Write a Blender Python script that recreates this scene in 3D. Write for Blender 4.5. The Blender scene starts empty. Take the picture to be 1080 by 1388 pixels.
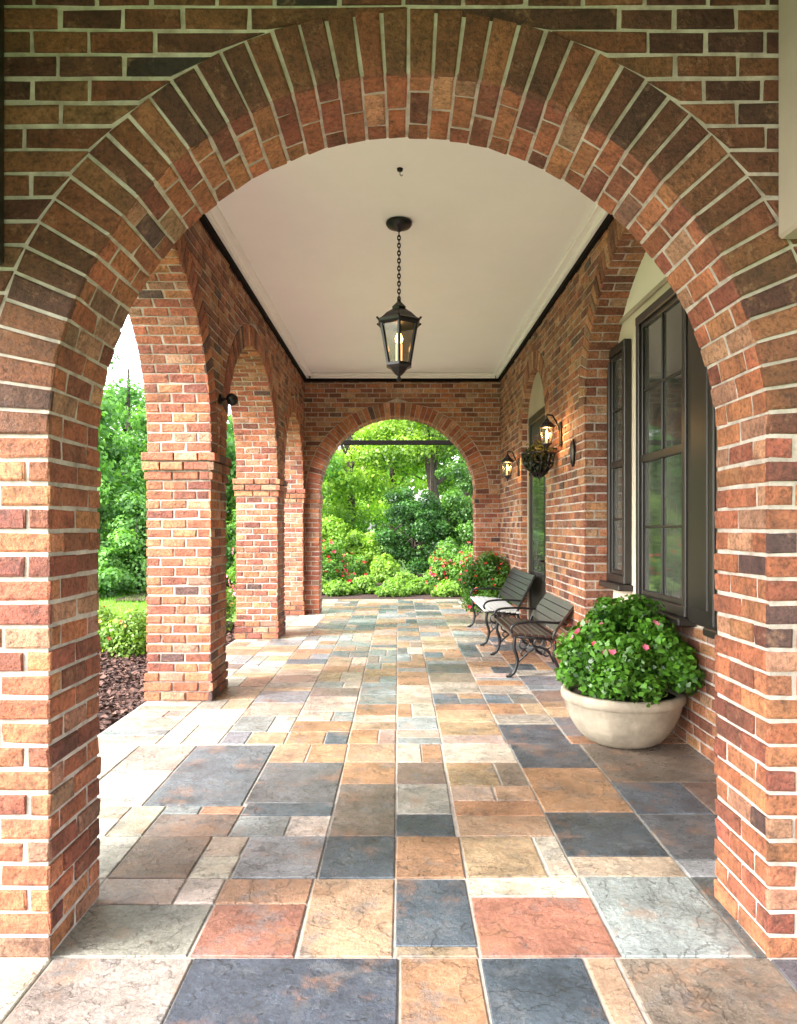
import bpy, math, random
import numpy as np
from mathutils import Vector
random.seed(7); rng=np.random.default_rng(7)
H=1.4
scene=bpy.context.scene
col=scene.collection
def V(*a): return Vector(a)
# ------------------------------------------------------------ materials
def newmat(name):
    m=bpy.data.materials.new(name); m.use_nodes=True
    nt=m.node_tree; b=nt.nodes['Principled BSDF']
    return m,nt,b
def N(nt,t,**k):
    n=nt.nodes.new(t)
    for a,v in k.items(): setattr(n,a,v)
    return n
def noise(nt,co,scale,detail=5,rough=.6):
    n=N(nt,'ShaderNodeTexNoise'); n.inputs['Scale'].default_value=scale; n.inputs['Detail'].default_value=detail; n.inputs['Roughness'].default_value=rough
    nt.links.new(co,n.inputs['Vector']); return n
def ramp(nt,src,stops):
    r=N(nt,'ShaderNodeValToRGB'); e=r.color_ramp.elements
    while len(e)<len(stops): e.new(.5)
    for i,(p,c) in enumerate(stops):
        e[i].position=p; e[i].color=(*c,1) if len(c)==3 else c
    nt.links.new(src,r.inputs[0]); return r
def mix(nt,a,b,fac,mode='MIX'):
    m=N(nt,'ShaderNodeMix',data_type='RGBA',blend_type=mode)
    for s,v in ((6,a),(7,b),(0,fac)):
        if hasattr(v,'links') or hasattr(v,'is_output'): nt.links.new(v,m.inputs[s])
        else: m.inputs[s].default_value=v if s==0 else (*v,1)
    return m.outputs[2]
def bump(nt,h,strength,dist,nrm=None):
    b=N(nt,'ShaderNodeBump'); b.inputs['Strength'].default_value=strength; b.inputs['Distance'].default_value=dist
    nt.links.new(h,b.inputs['Height'])
    if nrm: nt.links.new(nrm,b.inputs['Normal'])
    return b.outputs['Normal']
def g(v): return (v,v,v)
def mat_brick():
    m,nt,b=newmat('brick'); L=nt.links
    co=N(nt,'ShaderNodeTexCoord').outputs['Object']
    at=N(nt,'ShaderNodeAttribute',attribute_name='bcol').outputs['Color']
    n1=noise(nt,co,9,6); r1=ramp(nt,n1.outputs[0],[(.3,g(.58)),(.5,g(1)),(.72,g(1.3))])
    c=mix(nt,at,r1.outputs[0],1.0,'MULTIPLY')
    n2=noise(nt,co,60,4,.7); r2=ramp(nt,n2.outputs[0],[(.35,g(.42)),(.5,g(1)),(.7,g(1.35))])
    c=mix(nt,c,r2.outputs[0],.85,'MULTIPLY')
    n3=noise(nt,co,14,6,.78); r3=ramp(nt,n3.outputs[0],[(.56,g(0)),(.70,g(.5))])
    c=mix(nt,c,(.50,.27,.15),r3.outputs[0])
    n5=noise(nt,co,8,6,.78); r5=ramp(nt,n5.outputs[0],[(.55,g(0)),(.67,g(.6))])
    c=mix(nt,c,(.07,.03,.018),r5.outputs[0])
    L.new(c,b.inputs['Base Color']); b.inputs['Roughness'].default_value=.68
    n4=noise(nt,co,24,6,.75)
    nn=bump(nt,n4.outputs[0],1.0,.028); nn=bump(nt,n2.outputs[0],.9,.007,nn)
    L.new(nn,b.inputs['Normal']); return m
def mat_mortar():
    m,nt,b=newmat('mortar'); co=N(nt,'ShaderNodeTexCoord').outputs['Object']
    n=noise(nt,co,12,6,.7); r=ramp(nt,n.outputs[0],[(.3,(.26,.21,.175)),(.52,(.44,.38,.33)),(.75,(.60,.54,.49))])
    nt.links.new(r.outputs[0],b.inputs['Base Color']); b.inputs['Roughness'].default_value=.95
    n2=noise(nt,co,90,4); nt.links.new(bump(nt,n2.outputs[0],.8,.004),b.inputs['Normal']); return m
def mat_stone():
    m,nt,b=newmat('flagstone'); L=nt.links
    co=N(nt,'ShaderNodeTexCoord').outputs['Object']
    at=N(nt,'ShaderNodeAttribute',attribute_name='bcol').outputs['Color']
    of=N(nt,'ShaderNodeVectorMath',operation='MULTIPLY_ADD'); L.new(at,of.inputs[0]); of.inputs[1].default_value=(37,37,37); L.new(co,of.inputs[2])
    pc=of.outputs[0]
    n1=noise(nt,pc,3.0,12,.74)
    r1=ramp(nt,n1.outputs[0],[(.32,g(.48)),(.5,g(1)),(.68,g(1.5))])
    c=mix(nt,at,r1.outputs[0],1.0,'MULTIPLY')
    n2=noise(nt,pc,3.6,12,.76)
    r2=ramp(nt,n2.outputs[0],[(.53,g(0)),(.61,g(.6))])
    c=mix(nt,c,mix(nt,c,(.42,.21,.11),.6),r2.outputs[0])
    n6=noise(nt,pc,5,10,.75); r6=ramp(nt,n6.outputs[0],[(.53,g(0)),(.62,g(.5))])
    c=mix(nt,c,(.16,.165,.17),r6.outputs[0])
    n3=noise(nt,pc,70,5,.8); r3=ramp(nt,n3.outputs[0],[(.3,g(.58)),(.7,g(1.3))])
    c=mix(nt,c,r3.outputs[0],.95,'MULTIPLY')
    nv=noise(nt,pc,1.9,12,.58); nv.inputs['Distortion'].default_value=.25
    rv=ramp(nt,nv.outputs[0],[(.442,g(0)),(.447,g(.6)),(.453,g(0)),(.546,g(0)),(.55,g(.5)),(.555,g(0))])
    c=mix(nt,c,(.03,.027,.025),rv.outputs[0])
    L.new(c,b.inputs['Base Color'])
    rr=ramp(nt,n2.outputs[0],[(.3,g(.18)),(.7,g(.38))]); L.new(rr.outputs[0],b.inputs['Roughness'])
    st=ramp(nt,nv.outputs[0],[(.38,g(0)),(.384,g(.2)),(.446,g(.24)),(.45,g(.5)),(.50,g(.54)),(.504,g(.62)),(.546,g(.66)),(.55,g(.9)),(.62,g(.92)),(.624,g(1))])
    nn=bump(nt,st.outputs[0],1.0,.013); nn=bump(nt,n1.outputs[0],.7,.034,nn); nn=bump(nt,n3.outputs[0],.55,.004,nn)
    L.new(nn,b.inputs['Normal']); return m
def mat_simple(name,c,rough=.6,metal=0,var=.15,scale=8,bs=0.2,bd=.003,c2=None,spec=None):
    m,nt,b=newmat(name); co=N(nt,'ShaderNodeTexCoord').outputs['Object']
    n=noise(nt,co,scale,6,.65)
    lo=tuple(x*(1-var) for x in c); hi=c2 or tuple(x*(1+var) for x in c)
    r=ramp(nt,n.outputs[0],[(.32,lo),(.68,hi)])
    nt.links.new(r.outputs[0],b.inputs['Base Color']); b.inputs['Roughness'].default_value=rough; b.inputs['Metallic'].default_value=metal
    if spec is not None: b.inputs['Specular IOR Level'].default_value=spec
    if bs:
        n2=noise(nt,co,scale*8,4); nt.links.new(bump(nt,n2.outputs[0],bs,bd),b.inputs['Normal'])
    return m
def mat_leaf(name,trans=.35,rough=.45):
    m,nt,b=newmat(name); at=N(nt,'ShaderNodeAttribute',attribute_name='bcol').outputs['Color']
    nt.links.new(at,b.inputs['Base Color']); b.inputs['Roughness'].default_value=rough
    t=N(nt,'ShaderNodeBsdfTranslucent'); mm=mix(nt,at,(1.5,1.6,.5),1.0,'MULTIPLY'); nt.links.new(mm,t.inputs[0])
    ms=N(nt,'ShaderNodeMixShader'); ms.inputs[0].default_value=trans
    nt.links.new(b.outputs[0],ms.inputs[1]); nt.links.new(t.outputs[0],ms.inputs[2])
    nt.links.new(ms.outputs[0],nt.nodes['Material Output'].inputs[0]); return m
BR=mat_brick(); MO=mat_mortar(); ST=mat_stone(); LF=mat_leaf('leaf',.4); GLF=mat_leaf('glossy_leaf',.2,.3); PT=mat_leaf('petal',.15,.5)
PLW=mat_simple('ceiling_plaster',(.88,.875,.86),.8,var=.015,scale=2,bs=.1)
TRIM=mat_simple('white_trim',(.86,.85,.83),.5,var=.03,bs=0)
PLC=mat_simple('cream_plaster',(.62,.54,.43),.8,var=.05,scale=3,bs=.2)
PLD=mat_simple('taupe_plaster',(.36,.29,.22),.8,var=.08,scale=3,bs=.2)
PLT=mat_simple('pale_plaster',(.84,.79,.70),.8,var=.03,scale=3,bs=.1)
PLB=mat_simple('beige_plaster',(.38,.32,.25),.8,var=.08,scale=3,bs=.2)
PLE=mat_simple('brown_soffit',(.12,.08,.055),.8,var=.1,scale=3,bs=.2)
DKW=mat_simple('dark_painted_wood',(.020,.016,.014),.4,var=.2,bs=.1)
DKT=mat_simple('dark_trim',(.010,.008,.0075),.9,var=.2,bs=0,spec=.08)
IRON=mat_simple('black_iron',(.007,.007,.008),.38,metal=.2,var=.3,scale=30,bs=.2,bd=.001)
WOODB=mat_simple('brown_slats',(.038,.019,.014),.33,var=.4,scale=14,bs=.3)
WOODD=mat_simple('dark_slats',(.022,.019,.018),.36,var=.3,scale=14,bs=.3)
WOODG=mat_simple('pale_grey_slats',(.5,.5,.49),.38,var=.15,scale=14,bs=.3)  # pale grey seat slats, much paler than the back slats
POT=mat_simple('cast_stone',(.34,.29,.22),.75,var=.32,scale=6,bs=.5,bd=.005)
SOIL=mat_simple('soil',(.05,.032,.022),.95,var=.4,scale=40,bs=.8,bd=.02)
MUL=mat_simple('mulch',(.08,.04,.03),.95,var=.5,scale=45,bs=1,bd=.03)
GRS=mat_simple('grass',(.12,.24,.03),.8,var=.3,scale=1.5,bs=1,bd=.05,c2=(.18,.34,.05))
GRT=mat_simple('grout',(.35,.32,.28),.95,var=.25,scale=20,bs=.4)
BARK=mat_simple('bark',(.05,.036,.028),.9,var=.4,scale=12,bs=1,bd=.02)
ROOF=mat_simple('roof_slab',(.5,.45,.4),.8,bs=0)
def mat_window():
    m,nt,b=newmat('window_glass'); co=N(nt,'ShaderNodeTexCoord').outputs['Object']
    mp=N(nt,'ShaderNodeMapping'); mp.inputs['Scale'].default_value=(1,1.6,.5); nt.links.new(co,mp.inputs[0])
    n=noise(nt,mp.outputs[0],2,3); r=ramp(nt,n.outputs[0],[(.35,(.025,.028,.025)),(.65,(.09,.09,.08))])
    nt.links.new(r.outputs[0],b.inputs['Base Color']); b.inputs['Roughness'].default_value=.04; b.inputs['IOR'].default_value=1.65
    return m
WG=mat_window()
def mat_glass():
    m,nt,b=newmat('lantern_glass'); t=N(nt,'ShaderNodeBsdfTransparent'); t.inputs[0].default_value=(.56,.52,.46,1)
    gl=N(nt,'ShaderNodeBsdfGlossy'); gl.inputs['Roughness'].default_value=.15; gl.inputs['Color'].default_value=(.6,.57,.54,1)
    f=N(nt,'ShaderNodeMixShader'); f.inputs[0].default_value=.1
    nt.links.new(t.outputs[0],f.inputs[1]); nt.links.new(gl.outputs[0],f.inputs[2]); nt.links.new(f.outputs[0],nt.nodes['Material Output'].inputs[0]); return m
LG=mat_glass()
def mat_emit(name,c,s):
    m,nt,b=newmat(name); b.inputs['Base Color'].default_value=(*c,1); b.inputs['Emission Color'].default_value=(*c,1); b.inputs['Emission Strength'].default_value=s; return m
GLOW=mat_emit('flame',(1,.52,.15),34); CAND=mat_emit('candle_sleeve',(1,.6,.25),4)
# ------------------------------------------------------------ mesh builder
class MB:
    def __init__(s,mats): s.v=[];s.f=[];s.m=[];s.c=[];s.mats=mats;s.sm=[]
    def add(s,verts,faces,mi=0,c=(.5,.5,.5),smooth=False):
        o=len(s.v); s.v.extend([tuple(p) for p in verts])
        for f in faces:
            s.f.append(tuple(i+o for i in f)); s.m.append(mi); s.c.append(c); s.sm.append(smooth)
    def quad(s,a,b,c,d,n=None,mi=0,colr=(.5,.5,.5)):
        if n is not None:
            nn=(Vector(b)-Vector(a)).cross(Vector(d)-Vector(a))
            if nn.dot(n)<0: a,b,c,d=a,d,c,b
        s.add([a,b,c,d],[(0,1,2,3)],mi,colr)
    def box(s,x0,x1,y0,y1,z0,z1,mi=0,ch=0.0,c=(.5,.5,.5)):
        if ch<=0:
            vs=[(x,y,z) for z in (z0,z1) for y in (y0,y1) for x in (x0,x1)]
            s.add(vs,[(0,2,3,1),(4,5,7,6),(0,1,5,4),(2,6,7,3),(0,4,6,2),(1,3,7,5)],mi,c)
        else:
            vs=[]
            for sx in (0,1):
                for sy in (0,1):
                    for sz in (0,1):
                        X=(x0,x1)[sx];Y=(y0,y1)[sy];Z=(z0,z1)[sz]
                        ex=ch*(1-2*sx);ey=ch*(1-2*sy);ez=ch*(1-2*sz)
                        vs+= [(X,Y+ey,Z+ez),(X+ex,Y,Z+ez),(X+ex,Y+ey,Z)]
            I=lambda a,b,c_,k:(a*4+b*2+c_)*3+k
            F=[]
            F+=[(I(0,0,0,0),I(0,0,1,0),I(0,1,1,0),I(0,1,0,0)),(I(1,0,0,0),I(1,1,0,0),I(1,1,1,0),I(1,0,1,0))]
            F+=[(I(0,0,0,1),I(1,0,0,1),I(1,0,1,1),I(0,0,1,1)),(I(0,1,0,1),I(0,1,1,1),I(1,1,1,1),I(1,1,0,1))]
            F+=[(I(0,0,0,2),I(0,1,0,2),I(1,1,0,2),I(1,0,0,2)),(I(0,0,1,2),I(1,0,1,2),I(1,1,1,2),I(0,1,1,2))]
            for a in (0,1):
                for b in (0,1):
                    F.append((I(a,b,0,0),I(a,b,1,0),I(a,b,1,1),I(a,b,0,1)))
                    F.append((I(a,0,b,0),I(a,1,b,0),I(a,1,b,2),I(a,0,b,2)))
                    F.append((I(0,a,b,1),I(1,a,b,1),I(1,a,b,2),I(0,a,b,2)))
                    for k in (0,1): F.append((I(a,b,k,0),I(a,b,k,1),I(a,b,k,2)))
            s.add(vs,F,mi,c)
    def tube(s,pts,rad,seg=8,mi=0,c=(.5,.5,.5),closed=False):
        pts=[Vector(p) for p in pts]; n=len(pts)
        if not hasattr(rad,'__len__'): rad=[rad]*n
        vs=[];fs=[]; prev=None
        for i,p in enumerate(pts):
            if closed: t=pts[(i+1)%n]-pts[i-1]
            else: t=pts[min(i+1,n-1)]-pts[max(i-1,0)]
            t.normalize()
            if prev is None:
                a=Vector((0,0,1)) if abs(t.z)<.9 else Vector((1,0,0)); u=t.cross(a).normalized()
            else: u=(prev-t*prev.dot(t)).normalized()
            prev=u; w=t.cross(u)
            for k in range(seg):
                an=2*math.pi*k/seg; vs.append(p+(u*math.cos(an)+w*math.sin(an))*rad[i])
        for i in range(n if closed else n-1):
            j=(i+1)%n
            for k in range(seg):
                fs.append((i*seg+k,i*seg+(k+1)%seg,j*seg+(k+1)%seg,j*seg+k))
        if not closed: fs+=[tuple(range(seg))[::-1],tuple((n-1)*seg+k for k in range(seg))]
        s.add(vs,fs,mi,c,seg>6)
    def lathe(s,c0,prof,seg=24,mi=0,c=(.5,.5,.5),smooth=True,rot=0):
        vs=[];fs=[]
        for r,z in prof:
            for k in range(seg):
                a=2*math.pi*k/seg+rot; vs.append((c0[0]+r*math.cos(a),c0[1]+r*math.sin(a),c0[2]+z))
        for i in range(len(prof)-1):
            for k in range(seg): fs.append((i*seg+k,i*seg+(k+1)%seg,(i+1)*seg+(k+1)%seg,(i+1)*seg+k))
        fs+=[tuple(range(seg))[::-1],tuple((len(prof)-1)*seg+k for k in range(seg))]
        s.add(vs,fs,mi,c,smooth)
    def obj(s,name,parent=None,**props):
        me=bpy.data.meshes.new(name)
        o0=parent['_o'] if parent is not None else (0,0,0)
        vs=np.array(s.v,dtype=float)-np.array(tuple(o0))
        me.from_pydata(vs.tolist(),[],s.f)
        for m in s.mats: me.materials.append(m)
        me.polygons.foreach_set('material_index',s.m); me.polygons.foreach_set('use_smooth',s.sm)
        a=me.attributes.new('bcol','FLOAT_COLOR','FACE'); cc=np.ones((len(s.f),4)); cc[:,:3]=np.array(s.c)
        a.data.foreach_set('color',cc.ravel()); me.update()
        o=bpy.data.objects.new(name,me); col.objects.link(o)
        if parent is not None: o.parent=parent['obj']
        for k,v in props.items(): o[k]=v
        return o
def thing(name,loc,label,category,group=None):
    e=bpy.data.objects.new(name,None); e.location=loc; e.empty_display_size=.2; col.objects.link(e)
    e['label']=label; e['category']=category
    if group: e['group']=group
    return {'obj':e,'_o':tuple(loc)}
def sub(partobj,parent): return {'obj':partobj,'_o':parent['_o']}
# ------------------------------------------------------------ brickwork
CC=.055; C=CC*H; BL=.142*H; J=.0145; RING=.152*H
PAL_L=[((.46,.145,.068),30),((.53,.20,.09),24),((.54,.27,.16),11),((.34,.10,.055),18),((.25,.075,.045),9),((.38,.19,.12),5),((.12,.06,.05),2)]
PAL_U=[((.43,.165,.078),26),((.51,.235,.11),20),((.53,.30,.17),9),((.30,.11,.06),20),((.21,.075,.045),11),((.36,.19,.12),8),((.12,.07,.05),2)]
PAL_F_SHADED=[((.19,.065,.03),28),((.24,.095,.042),20),((.28,.125,.06),8),((.125,.045,.027),22),((.09,.034,.022),12),((.055,.036,.03),2)]  # front wall above the arch: entry ceiling shade put into the brick colours
PAL_A_SHADED=[((.23,.08,.036),28),((.29,.11,.05),18),((.155,.055,.03),22),((.105,.04,.026),10)]  # front arch ring face: darkened as shade, against the lit soffit palette
def pick(pal):
    c=random.choices([p[0] for p in pal],[p[1] for p in pal])[0]; k=random.uniform(.78,1.22)*.84
    return tuple(x*k*random.uniform(.94,1.06) for x in c)
def brick(mb,c4,n,pr,colr,ch=.004):
    c4=[Vector(p) for p in c4]
    if (c4[1]-c4[0]).cross(c4[3]-c4[0]).dot(n)<0: c4=[c4[0],c4[3],c4[2],c4[1]]
    ctr=sum(c4,Vector())/4
    jt=lambda a:Vector((random.uniform(-a,a),random.uniform(-a,a),random.uniform(-a,a)))
    A=[p-n*.012 for p in c4]; B=[];D=[]
    for i,p in enumerate(c4):
        q=p+jt(.0026); B.append(q+n*(pr-.004))
        d1=(c4[(i+1)%4]-p); d2=(c4[i-1]-p)
        if d1.length<.02 or d2.length<.02: D.append(q+(ctr-q)*.1+n*pr)
        else:
            c_=ch*random.uniform(.7,2.4); D.append(q+d1.normalized()*c_+d2.normalized()*c_+n*(pr+random.uniform(-.002,.0025)))
    fs=[(8,9,10,11)]
    for i in range(4):
        j=(i+1)%4; fs+=[(i,j,4+j,4+i),(4+i,4+j,8+j,8+i)]
    mb.add(A+B+D,fs,0,colr)
class Arch:
    def __init__(s,c,rx,crown,nsp,p=2.0):
        spring=nsp*C; rz=crown-nsp*CC
        s.c=c*H;s.rx=rx*H;s.rz=rz*H;s.sp=spring
        t=np.linspace(0,math.pi,1441)
        x=np.sign(np.cos(t))*np.abs(np.cos(t))**(2/p)*s.rx; z=np.abs(np.sin(t))**(2/p)*s.rz
        P=np.stack([x,z],1)[::-1]
        d=np.gradient(P,axis=0); d/=np.linalg.norm(d,axis=1)[:,None]+1e-9
        nr=np.stack([-d[:,1],d[:,0]],1)
        nr[0]=(-1,0);nr[-1]=(1,0)
        s.P=P;s.Nr=nr; s.O=P+nr*RING
        L=np.concatenate([[0],np.cumsum(np.linalg.norm(np.diff(P,axis=0),axis=1))]); s.L=L; s.len=L[-1]
    def at(s,l,off=0):
        x=np.interp(l,s.L,s.P[:,0]);z=np.interp(l,s.L,s.P[:,1]);nx=np.interp(l,s.L,s.Nr[:,0]);nz=np.interp(l,s.L,s.Nr[:,1])
        return s.c+x+nx*off, s.sp+z+nz*off, nx, nz
    def ext(s,v):
        z=v-s.sp
        O=s.O[len(s.O)//2:]
        if z>=O[:,1].max(): return 0.0
        return float(np.interp(z,O[::-1,1],O[::-1,0]))
def rows(mb,P,n,v0,v1,ivf,pal,prf=lambda r:0,L=BL):
    r=int(round(v0/C))
    while r*C<v1-.02:
        a=r*C; b=min((r+1)*C,v1)
        base=.007+prf(r)
        for (a0,a1,b0,b1,eA,eB) in ivf(a,b):
            lo=max(a0,a1);hi=min(b0,b1)
            ph=(.5*L if r%2 else 0)+random.uniform(-.012,.012)
            cuts=[];k=math.floor((lo-ph)/L)
            while k*L+ph<hi-.055:
                u=k*L+ph+random.uniform(-.014,.014)
                if u>lo+.055: cuts.append(u)
                k+=1
            ed=[(a0,a1)]+[(u,u) for u in cuts]+[(b0,b1)]
            for i in range(len(ed)-1):
                pr=base+random.uniform(-.003,.005)
                l=ed[i];rr=ed[i+1]
                sl=-(base+.001) if (i==0 and eA) else J/2
                sr=-(base+.001) if (i==len(ed)-2 and eB) else J/2
                if rr[0]-l[0]<.04 and rr[1]-l[1]<.04: continue
                z0=a+J/2;z1=b-J/2
                pts=[P(l[0]+sl,z0),P(rr[0]-sr,z0),P(max(rr[1]-sr,l[1]+sl+.004),z1),P(l[1]+sl,z1)]
                brick(mb,pts,n,pr,pick(pal))
        r+=1
def arch_wall(tg,O,U,Nn,T,u0,u1,top,arches,split=True,impost=None,palL=PAL_L,palU=PAL_U,palA=None,plinth=False):
    palA=palA or palL
    O=Vector(O);U=Vector(U);Nn=Vector(Nn);Z=Vector((0,0,1))
    W=lambda u,v,w=0:O+U*u+Z*v+Nn*w
    u0*=H;u1*=H;T*=H;top*=H
    wall=MB([BR,MO]); sp=arches[0].sp
    def prf(r):
        ns=int(round(sp/C)); e=0
        if impost and r in (ns-1,ns-2): e+=impost*(1 if r==ns-1 else .85)
        if impost and r==ns-3: e+=impost*.4
        if plinth and r<3: e+=.014
        return e
    def iv(a,b):
        res=[[u0,u0,u1,u1,False,False]]
        for ar in arches:
            if a<ar.sp-.01: w0=w1=ar.rx; e=True
            else: w0=ar.ext(a);w1=ar.ext(b);e=False
            if w0<=0: continue
            last=res.pop()
            res.append([last[0],last[1],ar.c-w0,ar.c-w1,last[4],e]); res.append([ar.c+w0,ar.c+w1,last[2],last[3],e,last[5]])
        return [x for x in res if max(x[2]-x[0],x[3]-x[1])>.04]
    P=lambda u,v:W(u,v)
    edges=[u0]
    for ar in arches: edges+=[ar.c-ar.rx,ar.c+ar.rx]
    edges.append(u1)
    npier=len(arches)+1
    for i in range(npier):
        a,b=edges[2*i],edges[2*i+1]
        mb=MB([BR,MO]) if split else wall
        hgt=sp if split else top
        for w,nn in ((0,Nn),(-T,-Nn)):
            mb.quad(W(a,-.05,w),W(b,-.05,w),W(b,hgt,w),W(a,hgt,w),nn,1)
            if split: wall.quad(W(a,sp,w),W(b,sp,w),W(b,top,w),W(a,top,w),nn,1)
        for uu,nn,real in ((a,-U,i>0),(b,U,i<npier-1)):
            hs=hgt
            if not split:
                hs=arches[i-1].sp if nn==-U and i>0 else (arches[i].sp if nn==U and i<npier-1 else top)
            mb.quad(W(uu,-.05,0),W(uu,hs,0),W(uu,hs,-T),W(uu,-.05,-T),nn,1)
            if real:
                rows(mb,lambda q,v,uu=uu:W(uu,v,-q),nn,0,hs,lambda x,y:[(0,0,T,T,False,True)],palL,prf)
        if split:
            if b-a>.05:
                rows(mb,P,Nn,0,sp,lambda x,y,a=a,b=b,i=i:[(a,a,b,b,i>0,i<npier-1)],palL,prf)
            mb.obj('pier',tg)
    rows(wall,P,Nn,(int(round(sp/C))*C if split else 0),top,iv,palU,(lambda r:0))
    for ar in arches:
        K=72; ls=[ar.len*k/K for k in range(K+1)]; pt=[ar.at(l) for l in ls]
        for k in range(K):
            p,q=pt[k],pt[k+1]
            for w,nn in ((0,Nn),(-T,-Nn)):
                wall.quad(W(p[0],p[1],w),W(q[0],q[1],w),W(q[0],top,w),W(p[0],top,w),nn,1)
        am=MB([BR,MO])
        for k in range(K):
            p,q=pt[k],pt[k+1]
            am.quad(W(p[0],p[1],0),W(q[0],q[1],0),W(q[0],q[1],-T),W(p[0],p[1],-T),-(U*p[2]+Z*p[3]),1)
        nv=int(round((ar.len+math.pi*RING*.4)/(.059*H))); st=ar.len/nv
        for k in range(nv):
            la=k*st;lb=(k+1)*st
            h=J/2*.85
            pr=.0095+random.uniform(-.001,.002)
            def pp(l,off,sh):
                x,z,nx,nz=ar.at(l,off); tx,tz=nz,-nx
                return W(x+tx*sh,z+tz*sh)
            ins=-(.005); out=RING-J/2
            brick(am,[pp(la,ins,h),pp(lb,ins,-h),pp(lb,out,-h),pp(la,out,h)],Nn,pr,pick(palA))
            c2=[0]; x=BL*(1.0 if k%2 else .5)
            while x<T-.05: c2.append(x); x+=BL
            c2.append(T)
            x,z,nx,nz=ar.at((la+lb)/2); nn=-(U*nx+Z*nz)
            for i in range(len(c2)-1):
                d0=c2[i]+(0 if i==0 else J/2); d1=c2[i+1]-(J/2 if i<len(c2)-2 else -.004)
                q0=ar.at(la+h*.8);q1=ar.at(lb-h*.8)
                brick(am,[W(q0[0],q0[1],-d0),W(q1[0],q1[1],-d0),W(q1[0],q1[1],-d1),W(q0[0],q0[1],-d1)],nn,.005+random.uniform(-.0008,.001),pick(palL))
        am.obj('arch',tg)
    wall.quad(W(u0,top,0),W(u1,top,0),W(u1,top,-T),W(u0,top,-T),Z,1)
    wall.obj('wall',tg)
    return W
CE=2.745
t=thing('brick_archway',(.024*H,1.84*H,0),'tall round-arched red brick wall at the porch entrance','archway')
arch_wall(t,(0,1.706*H,0),(1,0,0),(0,-1,0),.278,-1.5,1.75,CE,[Arch(.024,.834,2.048,22)],palU=PAL_F_SHADED,palA=PAL_A_SHADED)
t=thing('brick_arcade',(-1.26*H,5.2*H,0),'red brick arcade with square piers open to the garden','arcade')
arch_wall(t,(-1.08*H,0,0),(0,1,0),(1,0,0),.36,1.99,8.44,CE,[Arch(3.13,1.11,2.40,26,2.2),Arch(5.585,.985,2.34,26,2.05),Arch(7.65,.69,2.18,26)],impost=.034,plinth=True)
t=thing('brick_archway',(0,8.6*H,0),'round brick archway opening onto the flower garden','archway')
arch_wall(t,(0,8.45*H,0),(1,0,0),(0,-1,0),.3,-1.44,1.34,CE,[Arch(-.0125,.9005,2.276,25)],impost=.018)
XW=1.166;XR=1.34
th=thing('house_wall',(1.25*H,5*H,0),'brick house wall with arched recesses, windows and a door','wall')
arch_wall(th,(XW*H,0,0),(0,1,0),(-1,0,0),XR-XW,1.99,8.44,CE,[Arch(3.43,1.19,2.57,31,2.2),Arch(6.42,.59,2.37,33)],split=False,palL=PAL_U)
rec=MB([PLC])
x=XR*H
rec.quad((x+.002,2.1*H,0),(x+.002,8.44*H,0),(x+.002,8.44*H,2.24*H),(x+.002,2.1*H,2.24*H),V(-1,0,0),0)
rec.obj('plaster_panel',th)
ap=MB([BR,MO]); zt=10*C
ap.box(x-.010,x+.001,2.2*H,4.63*H,0,zt-.001,1)
rows(ap,lambda u,v:V(x-.010,u,v),V(-1,0,0),0,zt,lambda a,b:[(2.25*H,2.25*H,4.61*H,4.61*H,False,False)],PAL_U)
ap.obj('apron_wall',th)
fr=MB([PLB]); fr.box(x-.025,x,2.3*H,4.615*H,2.215*H,2.24*H,0,.004); fr.obj('frieze',th)
ty=MB([PLT]); ty.quad((x-.004,2.1*H,2.241*H),(x-.004,4.64*H,2.241*H),(x-.004,4.64*H,CE*H),(x-.004,2.1*H,CE*H),V(-1,0,0)); ty.obj('tympanum',th)
def window(y0,y1,z0,z1,cols,sill=True,fw=.065):
    y0*=H;y1*=H;z0*=H;z1*=H
    f=MB([DKW]); d=.06
    for (a,b,c_,e) in ((y0,y0+fw,z0,z1),(y1-fw,y1,z0,z1)): f.box(x-d,x,a,b,c_,e,0,.006)
    f.box(x-d-.004,x,y0+.002,y1-.002,z1-fw,z1+.004,0,.006); f.box(x-d-.004,x,y0+.002,y1-.002,z0-.004,z0+fw,0,.006)
    fo=f.obj('window',th); w=sub(fo,th)
    s=MB([DKW]); zm=(z0+z1)/2; iy0=y0+fw;iy1=y1-fw;iz0=z0+fw;iz1=z1-fw
    s.box(x-.045,x-.002,iy0,iy1,zm-.028,zm+.028,0,.004)
    for (a,b) in ((iy0,iy0+.03),(iy1-.03,iy1)): s.box(x-.04,x-.002,a,b,iz0,iz1,0,.004)
    for (a,b) in ((iz0,iz0+.035),(iz1-.035,iz1)): s.box(x-.038,x-.002,iy0+.03,iy1-.03,a,b,0,.004)
    for k in range(1,cols):
        yy=iy0+(iy1-iy0)*k/cols; s.box(x-.034,x-.002,yy-.009,yy+.009,iz0,iz1,0,.003)
    for zz in ((iz0+zm)/2,(iz1+zm)/2): s.box(x-.032,x-.002,iy0,iy1,zz-.009,zz+.009,0,.003)
    s.obj('sash',w)
    gl=MB([WG]); gl.quad((x-.018,iy0,iz0),(x-.018,iy1,iz0),(x-.018,iy1,iz1),(x-.018,iy0,iz1),V(-1,0,0)); gl.obj('glass',w)
    if sill:
        q=MB([DKW]); q.box(x-.12,x-.001,y0-.04,y1+.04,z0-.055,z0-.006,0,.008); q.obj('sill',w)
window(3.34,4.04,.59,2.14,2); window(4.24,4.60,.67,2.08,1)
cs=MB([DKW]); cs.box(x-.05,x,3.06*H,3.335*H,.57*H,2.14*H,0,.008); cs.box(x-.058,x-.04,3.11*H,3.285*H,.64*H,2.07*H,0,.006)
cs.obj('window_casing',th)
window(2.42,3.02,.59,2.14,2)
xd=(XW+.055)*H
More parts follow.
